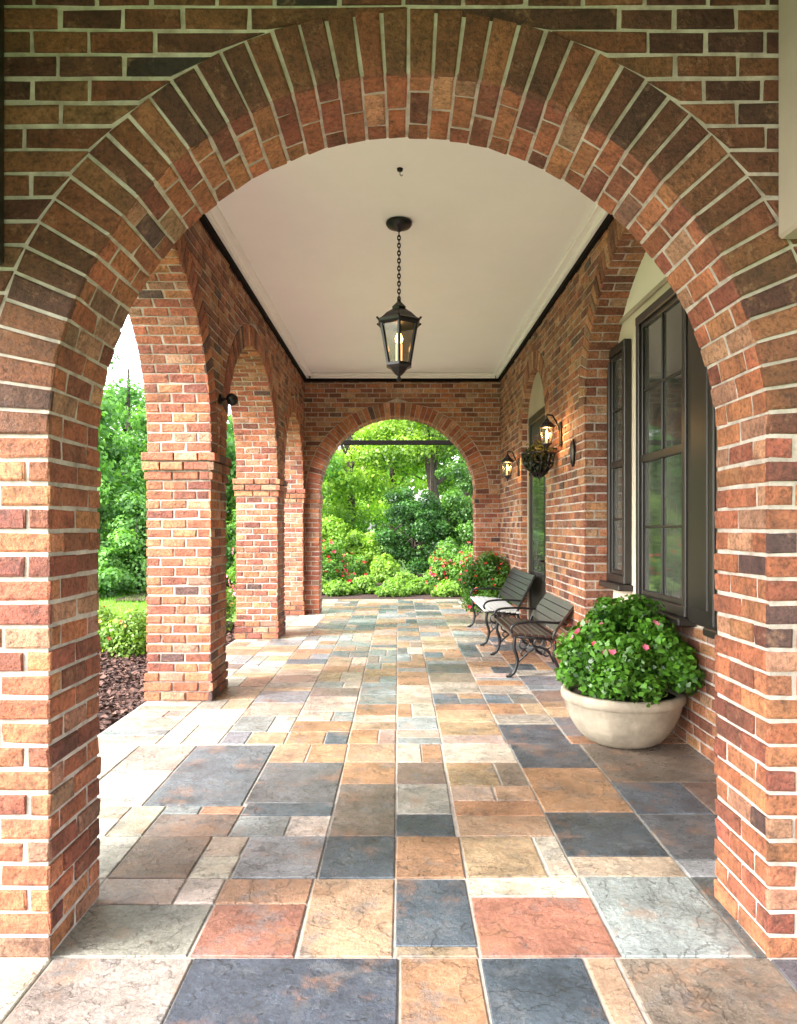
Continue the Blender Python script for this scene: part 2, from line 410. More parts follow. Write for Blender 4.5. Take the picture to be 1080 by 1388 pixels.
dp=MB([PLD]); dp.box(xd,xd+.03,5.835*H,7.005*H,0,2.36*H); dp.obj('door_surround',th)
dr=MB([DKW]); dr.box(xd-.04,xd,5.93*H,6.0*H,0,1.92*H,0,.006);dr.box(xd-.04,xd,6.70*H,6.77*H,0,1.92*H,0,.006);dr.box(xd-.042,xd,5.93*H,6.77*H,1.92*H,1.99*H,0,.006)
dr.box(xd-.022,xd-.001,6.0*H,6.70*H,.01,1.92*H,0,.004); do=dr.obj('door',th); dsub=sub(do,th)
gl=MB([WG]); gl.quad((xd-.026,6.10*H,.55*H),(xd-.026,6.60*H,.55*H),(xd-.026,6.60*H,1.80*H),(xd-.026,6.10*H,1.80*H),V(-1,0,0)); gl.obj('glass',dsub)
kn=MB([IRON]); kn.tube([(xd-.02,6.05*H,.72*H),(xd-.08,6.05*H,.72*H)],.012); kn.tube([(xd-.08,6.05*H-.03,.72*H),(xd-.08,6.05*H+.1,.72*H)],.011); kn.obj('handle',dsub)
# ------------------------------------------------------------ ceiling
t=thing('porch_ceiling',(0.04*H,5.2*H,CE*H),'smooth off-white plaster porch ceiling with dark edge trim','ceiling')
c=MB([PLW,ROOF]); c.box(-1.45*H,1.5*H,1.985*H,8.75*H,CE*H+.001,CE*H+.08,0); c.obj('panel',t)
c=MB([ROOF]); c.box(-1.55*H,2.2*H,1.6*H,8.9*H,CE*H+.082,CE*H+.3); c.obj('roof',t)
m=MB([TRIM])
for (w,z) in ((.055,.05),(.10,.022)):
    zt_=CE*H-.0015
    m.box(-1.08*H+.016,-1.08*H+w*H,2.0*H,8.43*H,zt_-z*H,zt_,0,.006)
    m.box(XW*H-w*H,XW*H-.016,2.0*H,8.43*H,zt_-z*H,zt_,0,.006)
    m.box(-1.0*H,1.1*H,8.45*H-w*H,8.45*H-.016,zt_-z*H-.002,zt_-.002,0,.006)
m.obj('cornice',t)
m=MB([DKT]); z1=CE*H-.052*H; z0=z1-.034*H
m.box(-1.08*H-.002,-1.08*H+.045,1.995*H,8.44*H,z0,z1);m.box(XW*H-.045,XW*H+.002,1.995*H,8.44*H,z0,z1);m.box(-1.05*H,1.14*H,8.45*H-.045,8.45*H+.002,z0-.001,z1-.001)
m.obj('trim_strip',t)
m=MB([IRON]); cy=1000/278*H; m.lathe((0.01,cy,CE*H-.02),[(.004,0),(.018,.004),(.022,.02)],12); m.tube([(.01,cy,CE*H-.02),(.01,cy,CE*H-.04),(.02,cy,CE*H-.05),(.028,cy,CE*H-.04)],.003,6); m.obj('hook',t)
t=thing('entry_ceiling',(0,.3*H,2.27*H),'brown entry ceiling with beige side bulkhead','ceiling')
c=MB([PLE]); c.box(-1.9*H,2.3*H,-2.0*H,1.695*H,2.27*H,2.6*H); c.obj('panel',t)
c=MB([PLB]); c.box(.872*H,1.5*H,.7*H,1.70*H,1.66*H,2.268*H,0,.01); c.obj('bulkhead',t)
c=MB([DKW]); c.box(-1.3*H,-.905*H,1.3*H,1.70*H,1.6*H,2.268*H,0,.01); c.obj('beam',t)
# ------------------------------------------------------------ floor
S=dict(slate=(.066,.080,.096),blue=(.10,.12,.138),greige=(.32,.29,.245),cream=(.52,.46,.37),tan=(.38,.255,.165),rust=(.35,.19,.113),red=(.34,.15,.10),
 lgrey=(.28,.295,.29),brown=(.19,.147,.122),dk=(.12,.122,.125),pink=(.41,.305,.245),ora=(.39,.22,.127),mid=(.20,.213,.22))
fl=MB([ST,GRT])
def tile(x0,x1,d0,d1,c):
    k=random.uniform(.84,1.12); c=tuple(v*k*random.uniform(.95,1.05) for v in c)
    gp=.005; x0=x0*H+gp;x1=x1*H-gp;d0=d0*H+gp;d1=d1*H-gp
    z=random.uniform(-.0015,.0015); e=.004
    j=lambda:random.uniform(-.003,.003)
    o=[(x0+j(),d0+j()),(x1+j(),d0+j()),(x1+j(),d1+j()),(x0+j(),d1+j())]
    cx=(x0+x1)/2;cyy=(d0+d1)/2
    ins=[(a+(e if a<cx else -e),b+(e if b<cyy else -e)) for a,b in o]
    vs=[(a,b,-.02) for a,b in o]+[(a,b,z-.003) for a,b in o]+[(a,b,z) for a,b in ins]
    fs=[(8,9,10,11)]
    for i in range(4):
        q=(i+1)%4; fs+=[(i,q,4+q,4+i),(4+i,4+q,8+q,8+i)]
    fl.add(vs,fs,0,c)
D=lambda y:1000/(y-714)
man=[(-1.44,-.8,1420,1297,'cream'),(-.8,-.475,1420,1297,'greige'),(-.475,0,1420,1297,'slate'),(0,.187,1420,1297,'rust'),(.187,.43,1420,1297,'slate'),(.43,.505,1420,1297,'tan'),(.505,.86,1420,1297,'brown'),(.86,1.36,1420,1297,'dk'),
(-1.44,-.83,1297,1190,'cream'),(-.83,-.49,1297,1225,'greige'),(-.83,-.6,1225,1190,'pink'),(-.6,-.49,1225,1190,'cream'),(-.49,-.24,1297,1225,'red'),(-.49,-.24,1225,1190,'rust'),(-.24,-.01,1297,1190,'tan'),(-.01,.19,1297,1282,'tan'),(-.01,.19,1282,1190,'slate'),(.19,.52,1297,1215,'red'),(.19,.52,1215,1188,'cream'),(.52,.83,1297,1188,'lgrey'),(.83,1.36,1297,1188,'dk'),
(-1.44,-1.1,1190,1133,'cream'),(-1.1,-.83,1190,1133,'cream'),(-.83,-.6,1190,1133,'brown'),(-.6,-.48,1190,1160,'cream'),(-.6,-.48,1160,1133,'pink'),(-.48,-.23,1190,1133,'lgrey'),(-.23,-.01,1190,1133,'slate'),(-.01,.195,1190,1133,'rust'),(.195,.43,1188,1133,'tan'),(.43,.51,1188,1133,'cream'),(.51,.83,1188,1160,'pink'),(.51,.83,1160,1100,'slate'),(.83,1.36,1188,1165,'lgrey'),(.83,1.36,1165,1103,'dk'),
(-1.44,-1.1,1133,1092,'cream'),(-1.1,-.95,1133,1110,'cream'),(-1.1,-.95,1110,1092,'pink'),(-.95,-.83,1133,1092,'greige'),(-.83,-.55,1133,1103,'brown'),(-.83,-.7,1103,1092,'mid'),(-.7,-.55,1103,1092,'rust'),(-.55,-.37,1133,1105,'lgrey'),(-.37,-.23,1133,1105,'cream'),(-.55,-.23,1105,1088,'blue'),(-.92,-.56,1092,1010,'blue'),(-1.44,-1.18,1092,1010,'cream'),(-1.18,-.92,1092,1045,'cream'),(-1.18,-.92,1045,1010,'pink'),(-.56,-.23,1088,1033,'dk'),(-.23,-.01,1133,1062,'brown'),(-.23,-.01,1062,1033,'rust'),
(-.01,.19,1133,1103,'slate'),(-.01,.19,1103,1062,'greige'),(-.01,.19,1062,1033,'brown'),(.195,.51,1133,1105,'tan'),(.195,.51,1105,1085,'rust'),(.195,.36,1085,1065,'pink'),(.36,.51,1085,1065,'tan'),(.195,.4,1065,1033,'tan'),(.4,.51,1065,1033,'brown'),(.51,.83,1100,1040,'ora'),(.51,.83,1040,1008,'slate'),(.83,1.1,1103,1060,'blue'),(1.1,1.36,1103,1060,'brown'),(.83,1.36,1060,1008,'brown'),
(-.56,-.4,1033,1008,'tan'),(-.4,-.23,1033,1008,'ora'),(-.23,-.01,1033,1008,'tan'),(-.01,.1,1033,1008,'cream'),(.1,.195,1033,1008,'rust'),(.195,.51,1033,1008,'cream'),(-.92,-.56,1010,1008,'tan')]
for a,b,y0,y1,c in man:
    if y0-y1>4: tile(a,b,D(y0),D(y1),S[c])
brk=[-1.44,-1.12,-.83,-.53,-.235,-.01,.2,.5,.8,1.08,1.36]
keys=['blue','dk','lgrey','greige','cream','tan','rust','pink','ora','brown','mid','slate']
wt_c=[13,5,11,10,4,18,13,15,16,8,13,4]; wt_l=[2,0,7,12,44,14,3,16,4,1,2,0]
def fill(d0,d1):
    for i in range(len(brk)-1):
        a,b=brk[i],brk[i+1]; d=d0
        w=wt_l if b<-.8 else wt_c
        while d<d1-.001:
            st=random.choice([.14,.2,.24,.3,.34]); e=min(d+st,d1)
            if d1-e<.12: e=d1
            q=random.random(); pk=lambda:S[random.choices(keys,w)[0]]
            if q<.3 and b-a>.2:
                m_=a+(b-a)*random.choice([.4,.5,.62]); tile(a,m_,d,e,pk()); tile(m_,b,d,e,pk())
            elif q<.42 and e-d>.22:
                tile(a,b,d,d+.1,pk()); tile(a,b,d+.1,e,pk())
            else: tile(a,b,d,e,pk())
            d=e
fill(D(1008),10.2); fill(-1.6,D(1420))
fl.box(-1.45*H,1.37*H,-1.62*H,10.21*H,-.12,-.006,1)
fo=fl.obj('porch_floor'); fo['kind']='structure'
# ------------------------------------------------------------ ground
gm=MB([GRS]); gm.quad((-260,-120,-.075),(260,-120,-.075),(260,400,-.075),(-260,400,-.075),V(0,0,1)); o=gm.obj('lawn'); o['kind']='structure'
gm=MB([MUL])
gm.quad((-3.3*H,-1.6*H,-.03),(-1.45*H,-1.6*H,-.03),(-1.45*H,8*H,-.03),(-3.3*H,7.6*H,-.03),V(0,0,1))
gm.quad((-4*H,10.22*H,-.03),(4*H,10.22*H,-.03),(4*H,16*H,-.03),(-4*H,16*H,-.03),V(0,0,1))
o=gm.obj('mulch_bed'); o['kind']='structure'
# ------------------------------------------------------------ numpy leaf meshes
def fastmesh(name,verts,quads,cols,mats,parent,origin):
    me=bpy.data.meshes.new(name); n=len(quads)
    me.vertices.add(len(verts)); me.vertices.foreach_set('co',(verts-np.array(origin)).astype(np.float32).ravel())
    me.loops.add(n*4); me.loops.foreach_set('vertex_index',quads.astype(np.int32).ravel())
    me.polygons.add(n); me.polygons.foreach_set('loop_start',np.arange(0,n*4,4,dtype=np.int32))
    try: me.polygons.foreach_set('loop_total',np.full(n,4,dtype=np.int32))
    except Exception: pass
    me.update(calc_edges=True); me.validate()
    a=me.attributes.new('bcol','FLOAT_COLOR','FACE'); cc=np.ones((n,4),dtype=np.float32); cc[:,:3]=cols; a.data.foreach_set('color',cc.ravel())
    for m in mats: me.materials.append(m)
    o=bpy.data.objects.new(name,me); col.objects.link(o)
    if parent is not None: o.parent=parent['obj']
    return o
def unit(n):
    d=rng.normal(size=(n,3)); return d/np.linalg.norm(d,axis=1)[:,None]
def leafgeo(p,nrm,s,wid=.32):
    n=len(p); r=unit(n); t_=np.cross(nrm,r); t_/=np.linalg.norm(t_,axis=1)[:,None]+1e-9
    b=np.cross(nrm,t_); s=s[:,None]
    vs=np.stack([p-t_*s*.5,p+b*s*wid+nrm*s*.1,p+t_*s*.5-nrm*s*.1,p-b*s*wid+nrm*s*.1],1).reshape(-1,3)
    return vs,np.arange(n*4).reshape(-1,4)
def leaves(name,parent,clumps,n,size,dark,light,maxx=None,zs=.85,mat=LF,minz=None):
    cl=np.array(clumps); k=len(cl); w=cl[:,3]**2; idx=rng.choice(k,n,p=w/w.sum())
    d=unit(n); q=rng.random(n)**.45; r=cl[idx,3]*q*rng.uniform(.85,1.12,n)
    p=cl[idx,:3]+d*r[:,None]*np.array([1,1,zs])
    nr=d+unit(n)*.8+np.array([0,0,.35]); nr/=np.linalg.norm(nr,axis=1)[:,None]
    s=size*rng.uniform(.6,1.35,n)
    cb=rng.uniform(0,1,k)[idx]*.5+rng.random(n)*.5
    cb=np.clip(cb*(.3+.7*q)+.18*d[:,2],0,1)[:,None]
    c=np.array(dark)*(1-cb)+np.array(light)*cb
    keep=np.ones(n,bool)
    if maxx is not None: keep&=p[:,0]<maxx
    if minz is not None: keep&=p[:,2]>minz
    vs,f=leafgeo(p[keep],nr[keep],s[keep])
    return fastmesh(name,vs,f,c[keep],[mat],parent,parent['_o'])
def flowers(name,parent,clumps,n,size,cols,maxx=None,facing=(-.2,-.8,.4),out=1.03,minz=-9):
    cl=np.array(clumps); w=cl[:,3]**2; idx=rng.choice(len(cl),n,p=w/w.sum())
    d=unit(n)+np.array(facing)*.8; d/=np.linalg.norm(d,axis=1)[:,None]
    p=cl[idx,:3]+d*(cl[idx,3]*out)[:,None]*np.array([1,1,.9])
    kk=p[:,2]>minz
    if maxx is not None: kk&=p[:,0]<maxx
    p=p[kk]; d=d[kk]
    n=len(p); VS=[];CS=[]
    cc=np.array(cols)[rng.integers(0,len(cols),n)]
    a=np.cross(d,unit(n)); a/=np.linalg.norm(a,axis=1)[:,None]; b=np.cross(d,a); sz=size*rng.uniform(.7,1.3,n)[:,None]
    for k in range(6):
        th_=2*math.pi*k/6; t_=a*math.cos(th_)+b*math.sin(th_); u=np.cross(d,t_)
        VS.append(np.stack([p,p+t_*sz*.32+u*sz*.2+d*sz*.12,p+t_*sz*.5+d*sz*.2,p+t_*sz*.32-u*sz*.2+d*sz*.12],1)); CS.append(cc*rng.uniform(.8,1.15,(n,1)))
    vs=np.concatenate(VS).reshape(-1,3); f=np.arange(len(vs)).reshape(-1,4)
    return fastmesh(name,vs,f,np.concatenate(CS),[PT],parent,parent['_o'])
def dome(cx,cy,z0,r,h,k,cr):
    out=[]
    for _ in range(k):
        a=random.uniform(0,6.283); ph=random.uniform(0,1)**.7*1.4
        rr=(r-cr*.7)*random.uniform(.72,1.03)
        out.append((cx+rr*math.sin(ph)*math.cos(a),cy+rr*math.sin(ph)*math.sin(a),z0+(h-cr*.7)*math.cos(ph)*random.uniform(.75,1.05),cr*random.uniform(.65,1.3)))
    return out
def bush(cx,cy,r,h,label,dark,light,n=5000,leaf=.05,fl=None,nf=60,fs=.06,z0=0,grp=None,maxx=None,kind='flowering_shrub',cat='shrub'):
    t=thing(kind,(cx,cy,z0),label,cat,grp)
    cl=dome(cx,cy,z0,r,h,int(26),r*.3)
    cl+=[(cx,cy,z0+h*.45,r*.6),(cx,cy,z0+h*.15,r*.75)]
    st=MB([BARK])
    for k in range(5):
        a=random.uniform(0,6.28); st.tube([(cx,cy,z0-.05),(cx+r*.25*math.cos(a),cy+r*.25*math.sin(a),z0+h*.4),(cx+r*.55*math.cos(a),cy+r*.55*math.sin(a),z0+h*.75)],[.018,.012,.005],6)
    st.obj('stem',t)
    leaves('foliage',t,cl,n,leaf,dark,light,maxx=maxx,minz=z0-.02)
    if fl: flowers('blossoms',t,cl,nf,fs,fl,maxx=maxx)
    return t
def tree(cx,cy,hgt,cr,label,dark,light,n=14000,leaf=.13,trunk=.16,base=.25,k=38,nm='tree',grp=None,lean=0,zs=.8):
    t=thing(nm,(cx,cy,-.07),label,'tree',grp)
    tr=MB([BARK]); zc=hgt*(base+1)/2; hz=hgt*(1-base)/2
    tr.tube([(cx,cy,-.1),(cx+.05,cy,hgt*.2),(cx-.05+lean*.5,cy+.05,hgt*.5),(cx+lean,cy,hgt*.85)],[trunk*1.3,trunk,trunk*.7,trunk*.2],10)
    cl=[]
    for i in range(k):
        d=unit(1)[0]; q=random.uniform(.35,.95)
        c_=(cx+lean*.6+d[0]*cr*q,cy+d[1]*cr*q,max(.3,zc+d[2]*hz*q)); r=cr*random.uniform(.16,.32); cl.append((*c_,r))
        if i%3==0:
            z0=hgt*random.uniform(.2,.6)
            tr.tube([(cx+lean*.3,cy,z0),((cx+c_[0])/2,(cy+c_[1])/2,(z0+c_[2])/2+.15),c_],[trunk*.45,trunk*.28,trunk*.08],6)
    tr.obj('trunk',t)
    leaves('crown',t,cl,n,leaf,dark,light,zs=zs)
DG=(.020,.070,.014);LGn=(.15,.32,.045);YG=(.42,.62,.07);MG=(.07,.19,.02)
specs=[(-5.6,13,4.5,2.5),(-7.4,13.5,5.2,3),(-4.6,15.5,4.2,2.6),(-9.3,12,5.6,3.2),(-6.4,17.5,6.0,3.2),(-3.6,18,4.6,2.8),(-10.5,16,6.4,3.4),(-12.5,9,6,3.4),(-12.5,3,6,3.4)]
for i,(a,b,hh,rr) in enumerate(specs):
    tree(a*H,b*H,hh*H*.93,rr*.95,'leafy green deciduous tree standing behind the lawn',(.03,.12,.03),(.27,.52,.12) if i%2 else (.22,.46,.10),n=16000,leaf=.15,base=.02,k=46,grp='trees bordering the lawn')
for a,b,r,hh in [(-4.1,11.6,.7,1.5),(-4.9,11.4,.8,1.8),(-5.8,11.6,.85,1.9),(-3.4,12.2,.7,1.4),(-6.9,11.2,.9,1.8),(-2.7,12.9,.6,1.3),(-4.5,10.9,.6,.85)]:
    bush(a*H,b*H,r*H,hh*H,'tall leafy green shrub at the edge of the lawn',(.035,.12,.03),(.26,.52,.12),n=10000,leaf=.09,grp='tall shrubs at the lawn edge',kind='leafy_shrub')
tree(-1.3*H,20*H,6.2*H,3.0,'tall bright fresh green tree behind the flower bed',MG,YG,n=20000,leaf=.14,base=.05,k=40)
tree(-.2*H,24*H,7.4*H,3.6,'tall sunlit green tree rising behind the garden',MG,YG,n=18000,leaf=.16,base=.1,k=40)
tree(.9*H,17.5*H,5.6*H,3.5,'large spreading green tree with dark limbs over the garden',(.035,.10,.012),(.36,.56,.06),n=22000,leaf=.12,base=.38,k=40,trunk=.2,lean=-.5,zs=.6)
tree(2.6*H,19.5*H,5.8*H,3.0,'deep green leafy tree behind the garden bed',DG,(.20,.40,.05),n=18000,leaf=.13,base=.05,k=42,trunk=.2)
tree(5*H,22*H,7*H,4,'broad green tree beside the house',DG,LGn,n=12000,leaf=.18,base=.05)
tree(.3*H,15.0*H,1.85*H,1.15,'dense rounded dark evergreen tree in the flower bed',(.008,.035,.010),(.07,.20,.035),n=24000,leaf=.07,base=-.1,k=80,trunk=.06,nm='evergreen_tree')
tree(1.45*H,15.4*H,2.7*H,1.2,'slender dark evergreen tree in the flower bed',(.012,.05,.012),(.14,.31,.05),n=15000,leaf=.08,base=.0,k=60,trunk=.07,nm='evergreen_tree')
for a,b,r,hh,c1 in [(-1.5,14.3,.7,1.3,0),(-.75,14.8,.55,1.0,0),(-2.5,15,.8,1.7,0),(.95,13.8,.45,.8,1),(2.2,14.2,.6,1.3,1),(-.25,13.6,.33,.5,0),(-3.4,15.5,.8,1.8,0)]:
    bush(a*H,b*H,r*H,hh*H,'fresh green leafy shrub in the garden' if not c1 else 'deep green leafy shrub in the garden',(.08,.20,.02) if not c1 else DG,(.38,.58,.07) if not c1 else LGn,n=10000,leaf=.08,grp='leafy shrubs in the garden bed',kind='leafy_shrub')
RED=[(.55,.02,.02),(.65,.04,.035),(.55,.02,.05)]
PNK=[(.80,.16,.27),(.82,.24,.34),(.62,.05,.10)]
bs=[(-1.2,12.0,.5,.82),(-.8,12.6,.36,.55),(.75,12.0,.42,.66),(1.2,11.9,.5,.78),(-2.1,12.6,.55,.8)]
for a,b,r,hh in bs:
    bush(a*H,b*H,r*H,hh*H,'red azalea bush in bloom in the mulch bed',(.03,.11,.015),(.20,.40,.05),n=7500,leaf=.055,fl=RED,nf=55,fs=.08,grp='red azalea bushes in the garden bed')
for a,b,r,h2 in [(-.9,11.0,.3,.6),(-.5,11.3,.24,1.1),(-.08,10.9,.3,.55),(.3,11.2,.22,1.0),(.74,10.9,.3,.6),(1.2,10.8,.3,.8),(-1.3,11.1,.3,.9),(.08,12.3,.3,.9)]:
    bush(a*H,b*H,r*H,r*H*h2,'low bright green mounded plant edging the bed',(.05,.14,.02),(.30,.50,.07),n=2800,leaf=.065,kind='low_shrub',grp='low mounded plants edging the bed')
for a,b,r,hh in [(-2.1,5.9,.36,.34),(-2.65,6.2,.42,.4),(-1.9,7.2,.4,.5),(-3.2,6.6,.45,.45)]:
    bush(a*H,b*H,r*H,hh*H,'rounded green and golden shrub at the mulch edge',(.05,.13,.02),(.26,.40,.06),n=5500,leaf=.045,fl=[(.5,.10,.05),(.6,.36,.08)],nf=24,fs=.045,grp='shrubs along the lawn edge')
for a,b in [(-1.75,8.6),(-1.8,9.5)]:
    bush(a*H,b*H,.35*H,.8*H,'pink flowering bush beside the brick pier',MG,(.18,.34,.05),n=5000,leaf=.05,fl=PNK,nf=110,fs=.07,grp='pink bushes beside the arcade')
cl=[]
for i in range(420):
    a=random.uniform(-1.75,1.2); R=random.uniform(58,75)
    cl.append((R*math.sin(a),R*math.cos(a),random.uniform(0,7.5),random.uniform(1.6,3.2)))
cla=np.array(cl)
def wood():
    n=60000; w=cla[:,3]**2; idx=rng.choice(len(cla),n,p=w/w.sum()); d=unit(n); q=rng.random(n)**.4
    p=cla[idx,:3]+d*(cla[idx,3]*q)[:,None]; nr=d+unit(n)*.6; nr/=np.linalg.norm(nr,axis=1)[:,None]
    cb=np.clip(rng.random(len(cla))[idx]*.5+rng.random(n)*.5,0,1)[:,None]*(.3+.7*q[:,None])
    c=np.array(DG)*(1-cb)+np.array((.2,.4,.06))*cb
    vs,f=leafgeo(p,nr,.75*rng.uniform(.6,1.3,n)); o=fastmesh('distant_wood',vs,f,c,[LF],None,(0,0,0)); o['kind']='stuff'; o['label']='dense green wood beyond the lawn'; o['category']='wood'
wood()
def scatter(name,n,xr,yr,z,s,cols,up,mat,kind,label,cat):
    p=np.stack([rng.uniform(*xr,n),rng.uniform(*yr,n),np.full(n,z)],1)
    if up:
        d=unit(n)*.35+np.array([0,0,1]); d/=np.linalg.norm(d,axis=1)[:,None]; b=np.cross(d,unit(n)); L=s*rng.uniform(.6,1.3,n)[:,None]
        vs=np.stack([p-b*.006,p+b*.006,p+d*L+b*.001,p+d*L-b*.001],1).reshape(-1,3); f=np.arange(n*4).reshape(-1,4)
    else:
        nr=unit(n)*.6+np.array([0,0,1]); nr/=np.linalg.norm(nr,axis=1)[:,None]; p[:,2]+=rng.uniform(0,.02,n)
        vs,f=leafgeo(p,nr,s*rng.uniform(.5,1.5,n),.25)
    cc=np.array(cols)[rng.integers(0,len(cols),n)]*rng.uniform(.7,1.2,(n,1))
    o=fastmesh(name,vs,f,cc,[mat],None,(0,0,0)); o['kind']=kind; o['label']=label; o['category']=cat
CH=mat_leaf('bark_chip',.0,.9)
scatter('grass_blades',40000,(-9.5*H,-3.2*H),(6*H,12.5*H),-.075,.07,[(.17,.36,.04),(.24,.45,.06)],True,LF,'stuff','short bright green lawn grass','grass')
scatter('mulch_chips',26000,(-3.3*H,-1.47*H),(1.5*H,7.6*H),-.03,.055,[(.10,.05,.038),(.065,.033,.026),(.15,.08,.06)],False,CH,'stuff','dark reddish brown bark mulch chips','mulch')
# ------------------------------------------------------------ planters
def pot(cx,cy,r,h,label,grp='cast stone planters'):
    t=thing('flower_pot',(cx,cy,0),label,'flower pot',grp)
    b=MB([POT]); b.lathe((cx,cy,0),[(r*.48,.0),(r*.53,.006),(r*.58,h*.04),(r*.66,h*.1),(r*.76,h*.22),(r*.86,h*.4),(r*.93,h*.58),(r*.975,h*.78),(r*.99,h*.80),(r*1.02,h*.83),(r*1.03,h*.9),(r*1.02,h*.97),(r*1.0,h),(r*.93,h),(r*.9,h*.94),(r*.88,h*.8)],56)
    b.obj('bowl',t)
    s=MB([SOIL]); s.lathe((cx,cy,0),[(r*.9,h*.84),(r*.89,h*.88),(r*.4,h*.92)],32); s.obj('soil',t)
px,py=1.046*H,3.45*H
pot(px,py,.273*H,.242*H,'wide cream cast stone bowl planter beneath the window')
t=thing('flowering_shrub',(px,py,.23*H),'dense green bush with pink blooms in the stone bowl','shrub')
cl=dome(px+.015*H,py,.235*H,.355*H,.45*H,62,.085*H)+[(px,py,.34*H,.22*H)]+[(px+random.uniform(.12,.25)*H,py-random.uniform(.02,.25)*H,random.uniform(.3,.52)*H,.08*H) for _ in range(8)]
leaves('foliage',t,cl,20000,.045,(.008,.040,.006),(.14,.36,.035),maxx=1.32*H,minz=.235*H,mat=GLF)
flowers('blossoms',t,[(px,py,.32*H,.325*H)],26,.042,PNK,maxx=1.32*H,facing=(-.9,-.35,1.2),out=1.04,minz=.42*H)
st=MB([BARK])
for k in range(7):
    a=random.uniform(0,6.28); st.tube([(px,py,.2*H),(px+.12*math.cos(a),py+.12*math.sin(a),.38*H),(px+.22*math.cos(a),py+.22*math.sin(a),.52*H)],[.014,.01,.004],6)
st.obj('stem',t)
p2x,p2y=.98*H,7.8*H
pot(p2x,p2y,.15*H,.2*H,'small cast stone planter by the archway pier')
bush(p2x,p2y,.37*H,.68*H,'rounded green bush with red blooms in a planter',(.015,.06,.010),(.15,.34,.045),n=14000,leaf=.045,fl=RED,nf=34,fs=.055,z0=.12*H,maxx=1.15*H)
# ------------------------------------------------------------ benches
def bench(x0,d0,d1,seatm,backm,label,sz=.44,nb=6):
    y0=d0*H;y1=d1*H; X=x0*H; dep=.43; RC=.52; q0=sz-.44
    if nb<6: RC=.75
    t=thing('bench',(X+dep/2,(y0+y1)/2,0),label,'bench','benches along the house wall')
    s=MB([seatm])
    for k in range(7):
        xx=X-.04+k*.063; zz=sz-.006*k+(.0 if k else -.012)
        s.box(xx,xx+.057,y0-.03,y1+.03,zz-.024,zz,0,.006)
    s.obj('seat',t)
    b=MB([backm])
    for k in range(nb):
        zz=sz+.02+k*.062; xx=X+dep-.085+(zz-sz)*RC
        b.add([(xx+a*.024+c_*.056*RC,y,zz+c_*.056) for y in (y0-.03,y1+.03) for a in (0,1) for c_ in (0,1)],[(0,1,3,2),(4,6,7,5),(0,4,5,1),(2,3,7,6),(0,2,6,4),(1,5,7,3)],0)
    b.obj('backrest',t)
    zt2=.44+.02+nb*.062; xt2=dep-.06+(zt2-.44)*RC; zm2=(.42+zt2)/2; xm2=dep-.065+(zm2-.44)*RC
    def curve(pts,n=8):
        P=[Vector(p) for p in pts]; out=[]
        for i in range(len(P)-1):
            a=P[max(i-1,0)];b_=P[i];c_=P[i+1];d=P[min(i+2,len(P)-1)]
            for k in range(n):
                u=k/n; out.append(.5*((2*b_)+(-a+c_)*u+(2*a-5*b_+4*c_-d)*u*u+(-a+3*b_-3*c_+d)*u**3))
        out.append(P[-1]); return out
    for y in (y0,y1):
        l=MB([IRON]); q=lambda a,z:(X+a,y,z+q0*(z/.44))
        l.tube(curve([q(-.06,.012),q(-.01,.05),q(.02,.17),q(-.01,.29),q(.0,.40)]),.016,8)
        l.tube(curve([q(dep+.05,.012),q(dep-.01,.06),q(dep-.07,.2),q(dep-.06,.31),q(dep-.07,.42),q(xm2,zm2),q(xt2,zt2)]),.015,8)
        l.tube([q(-.03,.40),q(dep*.5,.385),q(dep-.06,.37)],.014,8)
        l.tube(curve([q(.02,.14),q(dep*.3,.25),q(dep*.5,.29),q(dep*.7,.25),q(dep-.07,.14)]),.010,8)
        for (cx,cz,r) in ((.08,.32,.045),(dep-.14,.32,.045),(dep*.5,.335,.038),(.08,.235,.03),(dep-.14,.235,.03)):
            l.tube([q(cx+r*math.cos(a),cz+r*math.sin(a)) for a in [2*math.pi*k/16 for k in range(16)]],.008,6,closed=True)
        for fx in (-.06,dep+.05): l.box(X+fx-.025,X+fx+.025,y-.018,y+.018,0.001,.018,0,.004)
        l.obj('leg',t)
        a=MB([IRON]); a.tube(curve([q(-.01,.40),q(-.04,.47),q(.02,.525),q(.2,.54),q(dep-.04,.53),q(dep-.0,.55)]),.012,8)
        a.obj('armrest',t)
bench(.775,4.9,5.75,WOODB,WOODB,'low dark brown slatted bench with ornate black iron legs',.42,4)
bench(.745,6.2,7.35,WOODG,WOODD,'pale-seated bench with dark slatted back and iron legs',.44)
